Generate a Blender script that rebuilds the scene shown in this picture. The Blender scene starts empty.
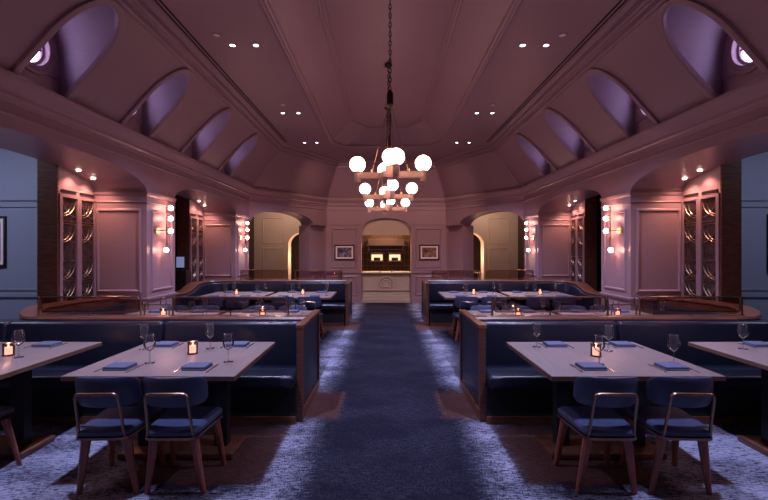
import bpy, math, random
from mathutils import Vector, Matrix
random.seed(7)
PI = math.pi
scene = bpy.context.scene
C = scene.collection
# ------------------------------------------------------------------ camera, world, exposure
cam_d = bpy.data.cameras.new('camera'); cam_d.sensor_width = 36.0; cam_d.lens = 430.0 / 768.0 * 36.0
cam_d.clip_start = 0.05; cam_d.clip_end = 100
cam = bpy.data.objects.new('camera', cam_d); C.objects.link(cam)
cam.location = (-0.067, 0.0, 1.6); cam.rotation_euler = (PI / 2, 0, 0)
scene.camera = cam
world = bpy.data.worlds.new('world'); scene.world = world; world.use_nodes = True
world.node_tree.nodes['Background'].inputs[0].default_value = (0.35, 0.30, 0.60, 1)
world.node_tree.nodes['Background'].inputs[1].default_value = 0.4
vs = scene.view_settings
vs.view_transform = 'Standard'; vs.look = 'None'; vs.gamma = 1.0; vs.use_curve_mapping = False
vs.exposure = 0.0
scene.cycles.max_bounces = 10
scene.cycles.sample_clamp_indirect = 6.0
COOL = (0.58, 0.60, 1.0); WARM = (1.0, 0.50, 0.36)

def light(name, kind, loc, power, color, aim=None, **kw):
    d = bpy.data.lights.new(name, kind); d.energy = power; d.color = color
    for k, v in kw.items(): setattr(d, k, v)
    o = bpy.data.objects.new(name, d); C.objects.link(o); o.location = loc
    if aim is not None:
        o.rotation_euler = (Vector(aim) - Vector(loc)).to_track_quat('-Z', 'Y').to_euler()
    return o

# ------------------------------------------------------------------ materials
def mat(name, color, rough=0.5, metal=0.0, spec=0.5, noise=None, bump=None, emit=None, trans=0.0, coat=0.0, alpha=None):
    m = bpy.data.materials.new(name); m.use_nodes = True
    nt = m.node_tree; b = nt.nodes['Principled BSDF']
    c = tuple(color) + (1,)
    b.inputs['Base Color'].default_value = c
    b.inputs['Roughness'].default_value = rough
    b.inputs['Metallic'].default_value = metal
    b.inputs['Specular IOR Level'].default_value = spec
    b.inputs['Transmission Weight'].default_value = trans
    b.inputs['Coat Weight'].default_value = coat
    tc = nt.nodes.new('ShaderNodeTexCoord')
    if noise:                                       # (scale xyz, amount) brightness variation
        sc, amt, det = noise
        mp = nt.nodes.new('ShaderNodeMapping'); mp.inputs['Scale'].default_value = sc
        nt.links.new(tc.outputs['Object'], mp.inputs['Vector'])
        n = nt.nodes.new('ShaderNodeTexNoise'); n.inputs['Scale'].default_value = 1.0; n.inputs['Detail'].default_value = det
        nt.links.new(mp.outputs[0], n.inputs['Vector'])
        r = nt.nodes.new('ShaderNodeMapRange')
        r.inputs['From Min'].default_value = 0.3; r.inputs['From Max'].default_value = 0.7
        r.inputs['To Min'].default_value = 1 - amt; r.inputs['To Max'].default_value = 1 + amt
        nt.links.new(n.outputs[0], r.inputs['Value'])
        mx = nt.nodes.new('ShaderNodeVectorMath'); mx.operation = 'SCALE'
        mx.inputs[0].default_value = color
        nt.links.new(r.outputs[0], mx.inputs['Scale'])
        nt.links.new(mx.outputs[0], b.inputs['Base Color'])
    if bump:
        sc, st = bump
        n = nt.nodes.new('ShaderNodeTexNoise'); n.inputs['Scale'].default_value = sc; n.inputs['Detail'].default_value = 3
        nt.links.new(tc.outputs['Object'], n.inputs['Vector'])
        bp = nt.nodes.new('ShaderNodeBump'); bp.inputs['Strength'].default_value = st; bp.inputs['Distance'].default_value = 0.004
        nt.links.new(n.outputs[0], bp.inputs['Height']); nt.links.new(bp.outputs[0], b.inputs['Normal'])
    if emit:
        b.inputs['Emission Color'].default_value = tuple(emit[0]) + (1,)
        b.inputs['Emission Strength'].default_value = emit[1]
    return m

M = {}
M['mauve'] = mat('mauve_paint', (0.37, 0.230, 0.262), 0.38, noise=((1.5, 1.5, 1.5), 0.04, 2), bump=(60, 0.04))
M['ceil'] = mat('mauve_ceiling_paint', (0.305, 0.185, 0.22), 0.42, noise=((1, 1, 1), 0.04, 2))
M['dormer'] = mat('violet_dormer_paint', (0.30, 0.20, 0.26), 0.5)
M['cream'] = mat('cream_paint', (0.58, 0.46, 0.36), 0.5, noise=((2, 2, 2), 0.04, 2))
M['bluewall'] = mat('blue_grey_paint', (0.30, 0.32, 0.42), 0.5, noise=((1, 1, 1), 0.04, 2))
M['wood'] = mat('walnut_wood', (0.15, 0.055, 0.032), 0.38, noise=((6, 6, 60), 0.45, 4), coat=0.15)
M['woodx'] = mat('walnut_wood_long', (0.19, 0.07, 0.04), 0.32, noise=((3, 40, 40), 0.4, 4), coat=0.2)
M['legwood'] = mat('chair_leg_wood', (0.33, 0.105, 0.065), 0.4, noise=((30, 30, 5), 0.3, 3))
M['darkwood'] = mat('dark_wood', (0.035, 0.018, 0.016), 0.45, noise=((8, 8, 40), 0.3, 3))
M['leather'] = mat('navy_leather', (0.015, 0.018, 0.036), 0.33, noise=((5, 5, 5), 0.10, 3), bump=(140, 0.12))
M['chairleather'] = mat('blue_chair_leather', (0.062, 0.082, 0.165), 0.34, noise=((6, 6, 6), 0.10, 3), bump=(140, 0.12))
M['black'] = mat('black_metal', (0.012, 0.012, 0.014), 0.45)
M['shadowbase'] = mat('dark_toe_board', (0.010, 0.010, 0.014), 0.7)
M['tabletop'] = mat('greige_table_top', (0.29, 0.225, 0.215), 0.36, noise=((50, 2.5, 20), 0.12, 4))
M['tableedge'] = mat('table_edge_wood', (0.20, 0.11, 0.075), 0.4, noise=((4, 4, 40), 0.25, 3))
M['bronze'] = mat('bronze', (0.33, 0.20, 0.14), 0.3, 1.0)
M['brass'] = mat('brass', (0.62, 0.38, 0.18), 0.3, 1.0)
M['pinkwood'] = mat('pale_brass_bar', (0.78, 0.55, 0.43), 0.4, 0.0, noise=((10, 10, 30), 0.08, 2))
M['chain'] = mat('dark_bronze_chain', (0.05, 0.03, 0.025), 0.4, 0.8)
M['napkin'] = mat('blue_linen', (0.115, 0.135, 0.235), 0.85, bump=(400, 0.2))
M['steel'] = mat('cutlery_steel', (0.65, 0.63, 0.66), 0.2, 1.0)
M['globe'] = mat('lit_globe', (1, 0.8, 0.7), 0.4, emit=((1.0, 0.56, 0.46), 10.0))
M['sglobe'] = mat('lit_sconce_globe', (1, 0.8, 0.7), 0.4, emit=((1.0, 0.50, 0.36), 42.0))
M['coolens'] = mat('cool_downlight_lens', (1, 1, 1), 0.4, emit=((0.75, 0.75, 1.0), 14.0))
M['warmlens'] = mat('warm_downlight_lens', (1, 1, 1), 0.4, emit=((1.0, 0.70, 0.55), 25.0))
M['offlens'] = mat('unlit_downlight_lens', (0.85, 0.75, 0.75), 0.4)
M['day'] = mat('daylit_pane', (0.8, 0.8, 1), 0.3, emit=((0.64, 0.54, 1.0), 8.0))
M['flame'] = mat('flame', (1, 0.6, 0.3), 0.5, emit=((1.0, 0.50, 0.26), 16.0))
M['wax'] = mat('candle_wax', (0.8, 0.6, 0.5), 0.5, emit=((1.0, 0.50, 0.38), 3.5))
M['pink'] = mat('mauve_side_leather', (0.20, 0.10, 0.10), 0.5)
M['gold'] = mat('gold_lead', (0.36, 0.27, 0.20), 0.35, 1.0)
M['darkglass'] = mat('dark_mirror_glass', (0.05, 0.032, 0.03), 0.12, 0.0, 0.8, noise=((9, 9, 9), 0.6, 4))
M['matboard'] = mat('mat_board', (0.95, 0.78, 0.74), 0.7)
M['frame'] = mat('dark_red_frame', (0.06, 0.012, 0.012), 0.35)
M['white'] = mat('white_ceramic', (0.75, 0.66, 0.58), 0.4)
M['tile'] = mat('kitchen_tile', (0.085, 0.045, 0.03), 0.25)
M['grout'] = mat('kitchen_grout', (0.25, 0.16, 0.10), 0.7)
M['steelhood'] = mat('hood_steel', (0.34, 0.24, 0.21), 0.35, 0.9)
M['ovenlit'] = mat('lit_oven', (0.9, 0.7, 0.5), 0.5, emit=((1.0, 0.62, 0.34), 1.6))
M['slot'] = mat('black_slot', (0.004, 0.003, 0.004), 0.8)
M['screenlit'] = mat('lit_screen', (0.3, 0.35, 0.6), 0.3, emit=((0.45, 0.55, 1.0), 0.3))

def glassmat(name, color, rough=0.0, rim_glint=0.0, spec=1.0):
    """Thin-walled glass: clear see-through mixed with a fresnel reflection."""
    m = bpy.data.materials.new(name); m.use_nodes = True; nt = m.node_tree
    nt.nodes.clear()
    out = nt.nodes.new('ShaderNodeOutputMaterial'); mix = nt.nodes.new('ShaderNodeMixShader')
    tr = nt.nodes.new('ShaderNodeBsdfTransparent'); tr.inputs[0].default_value = tuple(color) + (1,)
    gl = nt.nodes.new('ShaderNodeBsdfGlossy'); gl.inputs['Roughness'].default_value = rough
    gl.inputs[0].default_value = (spec, spec, spec, 1)
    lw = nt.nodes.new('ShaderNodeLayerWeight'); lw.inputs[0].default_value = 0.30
    if rim_glint:                                   # white mixed in as painted lamp glints, stronger towards the glass edges
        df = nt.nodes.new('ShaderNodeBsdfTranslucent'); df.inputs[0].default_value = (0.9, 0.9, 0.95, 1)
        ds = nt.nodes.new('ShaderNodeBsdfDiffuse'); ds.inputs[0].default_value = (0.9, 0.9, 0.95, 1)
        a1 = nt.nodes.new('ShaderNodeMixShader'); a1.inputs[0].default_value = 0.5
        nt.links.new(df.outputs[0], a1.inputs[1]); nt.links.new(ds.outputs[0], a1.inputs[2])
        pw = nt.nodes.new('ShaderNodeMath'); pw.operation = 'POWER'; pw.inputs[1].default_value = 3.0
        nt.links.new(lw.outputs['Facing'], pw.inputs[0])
        ml = nt.nodes.new('ShaderNodeMath'); ml.operation = 'MULTIPLY_ADD'; ml.inputs[1].default_value = rim_glint; ml.inputs[2].default_value = rim_glint*0.06
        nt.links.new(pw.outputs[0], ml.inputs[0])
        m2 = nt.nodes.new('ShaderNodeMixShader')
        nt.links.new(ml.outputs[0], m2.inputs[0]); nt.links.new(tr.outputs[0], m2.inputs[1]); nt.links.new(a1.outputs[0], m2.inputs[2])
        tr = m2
    nt.links.new(lw.outputs['Fresnel'], mix.inputs[0])
    nt.links.new(tr.outputs[0], mix.inputs[1]); nt.links.new(gl.outputs[0], mix.inputs[2])
    nt.links.new(mix.outputs[0], out.inputs[0])
    return m
M['glass'] = glassmat('clear_glass', (0.95, 0.95, 0.97), 0.02, rim_glint=0.38)
M['smoke'] = glassmat('bronze_tinted_glass', (0.82, 0.70, 0.66), 0.03)
M['votive'] = glassmat('smoked_votive_glass', (0.75, 0.60, 0.58), 0.05)

def carpet_mat():
    m = bpy.data.materials.new('woven_carpet'); m.use_nodes = True; nt = m.node_tree; L = nt.links
    b = nt.nodes['Principled BSDF']; b.inputs['Roughness'].default_value = 0.95; b.inputs['Specular IOR Level'].default_value = 0.1
    tc = nt.nodes.new('ShaderNodeTexCoord')
    def noise(scale, detail, s=1.0):
        mp = nt.nodes.new('ShaderNodeMapping'); mp.inputs['Scale'].default_value = scale
        L.new(tc.outputs['Object'], mp.inputs[0])
        n = nt.nodes.new('ShaderNodeTexNoise'); n.inputs['Scale'].default_value = s; n.inputs['Detail'].default_value = detail
        n.inputs['Roughness'].default_value = 0.6
        L.new(mp.outputs[0], n.inputs['Vector']); return n.outputs[0]
    def mth(op, a, b2=None, c=None):
        n = nt.nodes.new('ShaderNodeMath'); n.operation = op
        for i, v in enumerate((a, b2, c)):
            if v is None: continue
            if isinstance(v, (int, float)): n.inputs[i].default_value = v
            else: L.new(v, n.inputs[i])
        return n.outputs[0]
    def ramp(v, a, b2):
        n = nt.nodes.new('ShaderNodeMapRange'); n.interpolation_type = 'SMOOTHSTEP'
        L.new(v, n.inputs['Value']); n.inputs['From Min'].default_value = a; n.inputs['From Max'].default_value = b2
        return n.outputs[0]
    sep = nt.nodes.new('ShaderNodeSeparateXYZ'); L.new(tc.outputs['Object'], sep.inputs[0])
    wob = mth('MULTIPLY', mth('SUBTRACT', noise((14, 30, 1), 3), 0.5), 0.22)
    ax = mth('ADD', mth('ABSOLUTE', sep.outputs[0]), wob)
    y = mth('ADD', sep.outputs[1], mth('MULTIPLY', mth('SUBTRACT', noise((5, 9, 1), 3), 0.5), 0.25))
    def band(v, a, b2, e):
        return mth('MULTIPLY', ramp(v, a - e, a + e), mth('SUBTRACT', 1.0, ramp(v, b2 - e, b2 + e)))
    fleck2 = ramp(noise((90, 22, 1), 2), 0.50, 0.64)
    weave = mth('ADD', mth('MULTIPLY', noise((13, 120, 1), 2), 0.62), mth('MULTIPLY', noise((110, 26, 1), 2), 0.38))
    patch = ramp(noise((1.3, 2.2, 1), 3), 0.38, 0.62)
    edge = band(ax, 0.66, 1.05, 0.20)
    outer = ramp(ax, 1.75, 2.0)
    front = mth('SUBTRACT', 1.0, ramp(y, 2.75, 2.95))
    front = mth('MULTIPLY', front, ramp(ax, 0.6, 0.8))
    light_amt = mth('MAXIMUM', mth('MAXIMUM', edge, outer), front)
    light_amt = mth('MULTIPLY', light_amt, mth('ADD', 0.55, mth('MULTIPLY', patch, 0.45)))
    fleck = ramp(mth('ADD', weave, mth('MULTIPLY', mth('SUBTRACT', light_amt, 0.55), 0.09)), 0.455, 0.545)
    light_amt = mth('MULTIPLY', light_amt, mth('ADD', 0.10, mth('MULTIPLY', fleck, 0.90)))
    dim = mth('ADD', mth('MULTIPLY', fleck2, 0.03), mth('MULTIPLY', mth('MULTIPLY', ramp(weave, 0.47, 0.56), patch), 0.06))
    light_amt = mth('MAXIMUM', light_amt, dim)
    br = mth('MULTIPLY', band(ax, 0.92, 1.85, 0.06), band(y, 2.95, 3.9, 0.08))
    br = mth('MAXIMUM', br, mth('MULTIPLY', ramp(ax, 0.46, 0.56), band(y, 4.08, 4.85, 0.08)))
    br = mth('MAXIMUM', br, mth('MULTIPLY', ramp(ax, 0.55, 0.65), band(y, 8.55, 9.6, 0.08)))
    br = mth('MULTIPLY', br, mth('ADD', 0.5, mth('MULTIPLY', fleck, 0.5)))
    def mixc(f, c1, c2):
        n = nt.nodes.new('ShaderNodeMix'); n.data_type = 'RGBA'
        L.new(f, n.inputs[0])
        for i, cc in ((6, c1), (7, c2)):
            if isinstance(cc, tuple): n.inputs[i].default_value = cc + (1,)
            else: L.new(cc, n.inputs[i])
        return n.outputs[2]
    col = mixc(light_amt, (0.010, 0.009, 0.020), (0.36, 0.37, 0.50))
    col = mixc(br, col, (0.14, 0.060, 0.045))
    L.new(col, b.inputs['Base Color'])
    bp = nt.nodes.new('ShaderNodeBump'); bp.inputs['Strength'].default_value = 0.5; bp.inputs['Distance'].default_value = 0.004
    L.new(noise((160, 160, 1), 2), bp.inputs['Height']); L.new(bp.outputs[0], b.inputs['Normal'])
    return m
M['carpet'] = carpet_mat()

def print_mat(name, dark, mid, hi):
    m = bpy.data.materials.new(name); m.use_nodes = True; nt = m.node_tree; b = nt.nodes['Principled BSDF']
    tc = nt.nodes.new('ShaderNodeTexCoord'); n = nt.nodes.new('ShaderNodeTexNoise'); n.inputs['Scale'].default_value = 7; n.inputs['Detail'].default_value = 5
    r = nt.nodes.new('ShaderNodeValToRGB'); e = r.color_ramp.elements
    e[0].position = 0.36; e[0].color = dark + (1,); e[1].position = 0.66; e[1].color = hi + (1,)
    k = r.color_ramp.elements.new(0.5); k.color = mid + (1,)
    nt.links.new(tc.outputs['Object'], n.inputs['Vector']); nt.links.new(n.outputs[0], r.inputs[0]); nt.links.new(r.outputs[0], b.inputs['Base Color'])
    b.inputs['Roughness'].default_value = 0.25
    return m
M['print_blue'] = print_mat('blue_print', (0.03, 0.02, 0.05), (0.12, 0.11, 0.17), (0.45, 0.36, 0.42))
M['print_brown'] = print_mat('brown_print', (0.08, 0.03, 0.02), (0.26, 0.13, 0.09), (0.50, 0.28, 0.20))
M['print_pale'] = print_mat('pale_print', (0.20, 0.22, 0.34), (0.32, 0.34, 0.48), (0.45, 0.45, 0.58))

# ------------------------------------------------------------------ mesh builder
class MB:
    def __init__(s): s.v = []; s.f = []
    def add(s, vs_, fs):
        n = len(s.v); s.v += [tuple(p) for p in vs_]; s.f += [tuple(i + n for i in f) for f in fs]; return s
    def box(s, x0, x1, y0, y1, z0, z1):
        return s.add([(x0,y0,z0),(x1,y0,z0),(x1,y1,z0),(x0,y1,z0),(x0,y0,z1),(x1,y0,z1),(x1,y1,z1),(x0,y1,z1)],
                     [(0,3,2,1),(4,5,6,7),(0,1,5,4),(1,2,6,5),(2,3,7,6),(3,0,4,7)])
    def quad(s, a, b, c, d): return s.add([a, b, c, d], [(0, 1, 2, 3)])
    def rbox(s, x0, x1, y0, y1, z0, z1, r, n=3):
        """box with rounded vertical and top/bottom edges (superellipse rings)"""
        r = min(r, (x1-x0)/2*0.98, (y1-y0)/2*0.98, (z1-z0)/2*0.98)
        rings = []
        for j in range(n + 1):
            a = PI/2 * j / n; rings.append((r - r*math.sin(a), z0 + r - r*math.cos(a)))
        for j in range(n + 1):
            a = PI/2 * j / n; rings.append((r - r*math.cos(a), z1 - r + r*math.sin(a)))
        rings.sort(key=lambda t: t[1])
        def ring(inset, z):
            pts = []
            for cx, cy, a0 in ((x1-r, y1-r, 0), (x0+r, y1-r, PI/2), (x0+r, y0+r, PI), (x1-r, y0+r, 1.5*PI)):
                for j in range(n + 1):
                    a = a0 + PI/2*j/n; rr = max(r - inset, 0.0005)
                    pts.append((cx + rr*math.cos(a), cy + rr*math.sin(a), z))
            return pts
        R = [ring(i, z) for i, z in rings]; m = len(R[0])
        vs_ = [p for q in R for p in q]; fs = []
        for i in range(len(R)-1):
            for j in range(m):
                k = (j+1) % m; fs.append((i*m+j, i*m+k, (i+1)*m+k, (i+1)*m+j))
        fs.append(tuple(range(m-1, -1, -1))); fs.append(tuple(range((len(R)-1)*m, len(R)*m)))
        return s.add(vs_, fs)
    def disc(s, r, h, c=(0,0,0), n=24, axis='z'):
        s.lathe([(r, h), (r*0.5, h), (0.0004, h)], c, n, axis); s.f = [f for f in s.f if len(f) == 4]; return s
    def lathe(s, prof, c=(0,0,0), n=20, axis='z'):
        vs_ = []; fs = []
        for (r, h) in prof:
            for j in range(n):
                a = 2*PI*j/n; p = (r*math.cos(a), r*math.sin(a), h)
                if axis == 'x': p = (p[2], p[0], p[1])
                elif axis == 'y': p = (p[1], p[2], p[0])
                vs_.append((c[0]+p[0], c[1]+p[1], c[2]+p[2]))
        for i in range(len(prof)-1):
            for j in range(n):
                k = (j+1) % n; fs.append((i*n+j, i*n+k, (i+1)*n+k, (i+1)*n+j))
        if prof[0][0] > 0.0006: fs.append(tuple(range(n-1, -1, -1)))
        if prof[-1][0] > 0.0006: fs.append(tuple(range((len(prof)-1)*n, len(prof)*n)))
        return s.add(vs_, fs)
    def sphere(s, c, r, n=20, m=12):
        return s.lathe([(max(r*math.sin(PI*i/m), 0.0003), -r*math.cos(PI*i/m)) for i in range(m+1)], c, n)
    def tube(s, pts, r, n=8, closed=False):
        pts = [Vector(p) for p in pts]; N = len(pts); rings = []; up = None
        rr = r if isinstance(r, (list, tuple)) else [r]*N
        for i in range(N):
            a = pts[i-1] if (i > 0 or closed) else pts[i]; b = pts[(i+1) % N] if (i < N-1 or closed) else pts[i]
            t = (b - a).normalized()
            if up is None:
                up = Vector((0,0,1)) if abs(t.z) < 0.9 else Vector((1,0,0))
            u = t.cross(up).normalized(); w = u.cross(t).normalized(); up = w
            rings.append([pts[i] + u*rr[i]*math.cos(2*PI*j/n) + w*rr[i]*math.sin(2*PI*j/n) for j in range(n)])
        vs_ = [p for q in rings for p in q]; fs = []
        for i in range(N if closed else N-1):
            i2 = (i+1) % N
            for j in range(n):
                k = (j+1) % n; fs.append((i*n+j, i*n+k, i2*n+k, i2*n+j))
        if not closed:
            fs.append(tuple(range(n-1, -1, -1))); fs.append(tuple(range((N-1)*n, N*n)))
        return s.add(vs_, fs)
    def sweep(s, path, nrm, prof, closed=False, zoff=None, caps=True):
        """path of points in a plane with normal nrm; profile (a: in-plane to the left of travel, b: along nrm), mitred. profile is a closed loop."""
        P = [Vector(p) for p in path]; nrm = Vector(nrm).normalized(); N = len(P); rings = []
        for i in range(N):
            d1 = (P[i] - P[i-1]) if (i > 0 or closed) else None
            d2 = (P[(i+1) % N] - P[i]) if (i < N-1 or closed) else None
            ls = [nrm.cross(d.normalized()) for d in (d1, d2) if d is not None]
            m = sum(ls, Vector()).normalized(); m = m / max(m.dot(ls[0]), 0.3)
            z = zoff[i] if zoff else 0.0
            rings.append([P[i] + m*a + nrm*(b + z) for a, b in prof])
        n = len(prof); vs_ = [p for q in rings for p in q]; fs = []
        for i in range(N if closed else N-1):
            i2 = (i+1) % N
            for j in range(n):
                k = (j+1) % n; fs.append((i*n+j, i2*n+j, i2*n+k, i*n+k))
        if not closed and caps:
            fs.append(tuple(range(n))); fs.append(tuple(range(N*n-1, (N-1)*n-1, -1)))
        return s.add(vs_, fs)
    def xform(s, mtx): s.v = [tuple(mtx @ Vector(p)) for p in s.v]; return s
    def flip(s):
        s.v = [(-x, y, z) for x, y, z in s.v]; s.f = [tuple(reversed(f)) for f in s.f]; return s
    def side(s, sd): return s.flip() if sd < 0 else s
    def mesh(s, name, material, smooth=True):
        me = bpy.data.meshes.new(name); me.from_pydata(s.v, [], s.f); me.update()
        if material is not None: me.materials.append(M[material] if isinstance(material, str) else material)
        if smooth:
            me.polygons.foreach_set('use_smooth', [True]*len(me.polygons))
            me.set_sharp_from_angle(angle=math.radians(32))
        return me
    def build(s, name, material, parent=None, smooth=True):
        return link(name, s.mesh(name, material, smooth), parent)

def link(name, me, parent=None, loc=None):
    o = bpy.data.objects.new(name, me); C.objects.link(o)
    if parent is not None: o.parent = parent
    if loc is not None: o.location = loc
    return o
def tag(o, label=None, cat=None, group=None, kind=None):
    if label: o['label'] = label
    if cat: o['category'] = cat
    if group: o['group'] = group
    if kind: o['kind'] = kind
    return o
def thing(name, label, cat, loc=(0,0,0), rz=0.0, group=None, kind=None):
    o = bpy.data.objects.new(name, None); C.objects.link(o); o.empty_display_size = 0.1
    o.location = loc; o.rotation_euler = (0, 0, rz)
    return tag(o, label, cat, group, kind)
def copy_tree(o, parent=None):
    c = o.copy(); C.objects.link(c)
    if parent is not None: c.parent = parent
    for ch in list(o.children): copy_tree(ch, c)
    return c
def rect_path(a, u, v, w, h):
    a = Vector(a); u = Vector(u); v = Vector(v)
    return [a, a + u*w, a + u*w + v*h, a + v*h]
MOULD = [(0, 0), (0.012, 0.006), (0.018, 0.018), (0.034, 0.022), (0.045, 0.012), (0.05, 0)]
def frame_moulding(mb, origin, u, v, w, h, prof=MOULD):
    n = Vector(u).cross(Vector(v))
    return mb.sweep(rect_path(origin, u, v, w, h), n, prof, closed=True)

LR = {-1: 'left', 1: 'right'}
# ------------------------------------------------------------------ the setting
A = 3.42; DEEP = 0.78; ZC = 3.15; ZSP = 2.43; ZF = 4.15; YB = -3.6
def structure(name, mb, m, parent=None, label=None, cat=None):
    o = mb.build(name, m, parent)
    if parent is None: tag(o, label, cat, kind='structure')
    return o
fl = MB().quad((-8, YB, 0), (8, YB, 0), (8, 16.5, 0), (-8, 16.5, 0))
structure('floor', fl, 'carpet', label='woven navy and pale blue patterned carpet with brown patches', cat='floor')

bays = [(-3.6, -1.22), (-0.40, 2.03), (2.85, 6.08), (6.90, 9.72)]
def soffit(y):
    for a, b in bays:
        if a < y < b:
            t = (y - (a+b)/2) / ((b-a)/2)
            return ZSP + 0.27 * math.sqrt(max(0, 1 - abs(t)**2.3))
    return ZSP
ysam = []
for a, b in bays:
    ysam += [(a+b)/2 - (b-a)/2*math.cos(PI*i/24) for i in range(25)]
ysam = sorted(set([YB] + [round(y, 4) for y in ysam if y >= YB] + [10.7]))
for sd in (-1, 1):
    mb = MB()
    for y0, y1 in zip(ysam[:-1], ysam[1:]):
        m = (y0+y1)/2
        z0, z1 = (soffit(y0+1e-4), soffit(y1-1e-4))
        x0, x1 = A, A + DEEP
        mb.quad((x0,y0,z0),(x0,y0,ZC),(x0,y1,ZC),(x0,y1,z1))
        mb.quad((x0,y0,z0),(x0,y1,z1),(x1,y1,z1),(x1,y0,z0))
        mb.quad((x1,y0,z0),(x1,y1,z1),(x1,y1,ZC+0.2),(x1,y0,ZC+0.2))
    mb.quad((A,YB,ZC),(A+DEEP,YB,ZC),(A+DEEP,10.7,ZC),(A,10.7,ZC))
    structure('wall_' + LR[sd], mb.side(sd), 'mauve', label=f'mauve beam with flat arches over the {LR[sd]} bays', cat='wall')

# diagonal wall segments with arched opening, back wall
PD0 = Vector((A, 10.7, 0)); PD1 = Vector((1.80, 13.0, 0)); DL = (PD1 - PD0).length; DU = (PD1 - PD0).normalized()
DN = Vector((0, 0, 1)).cross(DU)      # points to the room for the right side
if DN.x > 0: DN = -DN
def dpt(s_, z, back=0.0): p = PD0 + DU*s_ - DN*back; return (p.x, p.y, z)
def diag_soffit(s_):
    a, b = 0.06, DL*0.80
    if a < s_ < b:
        t = (s_ - (a+b)/2)/((b-a)/2); return 2.33 + 0.32*math.sqrt(max(0, 1 - abs(t)**2.2))
    return 2.33
for sd in (-1, 1):
    mb = MB(); a, b = 0.06, DL*0.80
    ss = sorted(set([0.0, DL] + [(a+b)/2 - (b-a)/2*math.cos(PI*i/24) for i in range(25)]))
    T = 0.5
    for s0, s1 in zip(ss[:-1], ss[1:]):
        z0, z1 = diag_soffit(s0+1e-4), diag_soffit(s1-1e-4)
        mb.quad(dpt(s0, z0), dpt(s1, z1), dpt(s1, ZC), dpt(s0, ZC))
        mb.quad(dpt(s0, z0, T), dpt(s1, z1, T), dpt(s1, z1), dpt(s0, z0))
        mb.quad(dpt(s0, z0, T), dpt(s0, ZC, T), dpt(s1, ZC, T), dpt(s1, z1, T))
    # pilaster set back under the beam
    for s0, s1 in ((b, DL),):
        bk = 0.16
        mb.quad(dpt(s0, 0, bk), dpt(s1, 0, bk), dpt(s1, 2.33, bk), dpt(s0, 2.33, bk))
        mb.quad(dpt(s0, 0, bk), dpt(s0, 2.33, bk), dpt(s0, 2.33, T+0.1), dpt(s0, 0, T+0.1))
        q0 = dpt(s1, 0, bk); mb.quad(q0, (1.80,13.0,0), (1.80,13.0,2.33), dpt(s1, 2.33, bk))
        mb.quad((1.80,13.0,0), (1.80,14.0,0), (1.80,14.0,2.6), (1.80,13.0,2.6))
        mb.quad(dpt(s1, 0, bk), (q0[0]+0.0, 14.0, 0), (q0[0]+0.0, 14.0, 2.6), dpt(s1, 2.6, bk))
        if False: frame_moulding(mb, Vector(dpt(s0+0.16, 1.02, bk)), DU, (0, 0, 1), s1-s0-0.36, 1.16)
        mb.sweep([dpt(s0, 0.93, bk), dpt(s1, 0.93, bk)], (0, 0, 1), [(0,0),(0,0.05),(0.02*1,0.05),(0.025,0.03),(0.02,0)])
    structure('wall_diagonal_' + LR[sd], mb.side(sd), 'mauve', label=f'mauve diagonal wall with arched opening, back {LR[sd]} corner', cat='wall')

# back wall with arched recess
mb = MB(); HW = 0.755; YBK = 13.0
N = 24
def arch_z(x): return 2.20 + 0.37*math.sqrt(max(0, 1 - (abs(x)/HW)**2.2))
xs = [-HW*math.cos(PI*i/N) for i in range(N+1)]
for s_ in (-1, 1):
    x0, x1 = sorted((s_*HW, s_*1.82)); mb.quad((x0,YBK,0),(x1,YBK,0),(x1,YBK,ZC),(x0,YBK,ZC))
    mb.quad((s_*HW,YBK,0),(s_*HW,YBK,2.2),(s_*HW,YBK+0.35,2.2),(s_*HW,YBK+0.35,0))
for x0, x1 in zip(xs[:-1], xs[1:]):
    mb.quad((x0,YBK,arch_z(x0)),(x1,YBK,arch_z(x1)),(x1,YBK,ZC),(x0,YBK,ZC))
    mb.quad((x0,YBK,arch_z(x0)),(x0,YBK+0.35,arch_z(x0)),(x1,YBK+0.35,arch_z(x1)),(x1,YBK,arch_z(x1)))
wb = structure('wall_back', mb, 'mauve', label='mauve panelled back wall with central arched recess', cat='wall')
mb = MB()
for s_ in (-1, 1):
    frame_moulding(mb, (s_*1.27-0.40, YBK, 1.05), (1,0,0), (0,0,1), 0.80, 1.22)
    frame_moulding(mb, (s_*1.27-0.40, YBK, 0.22), (1,0,0), (0,0,1), 0.80, 0.60)
mb.build('panel_moulding', 'mauve', wb)
mb = MB()
for s_ in (-1, 1):
    x0, x1 = sorted((s_*(HW+0.02), s_*1.82))
    mb.box(x0, x1, YBK-0.03, YBK, 0.90, 0.95); mb.box(x0, x1, YBK-0.025, YBK, 0, 0.15); mb.box(x0, x1, YBK-0.02, YBK, 2.36, 2.40)
mb.build('dado_rail', 'mauve', wb)

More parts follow.
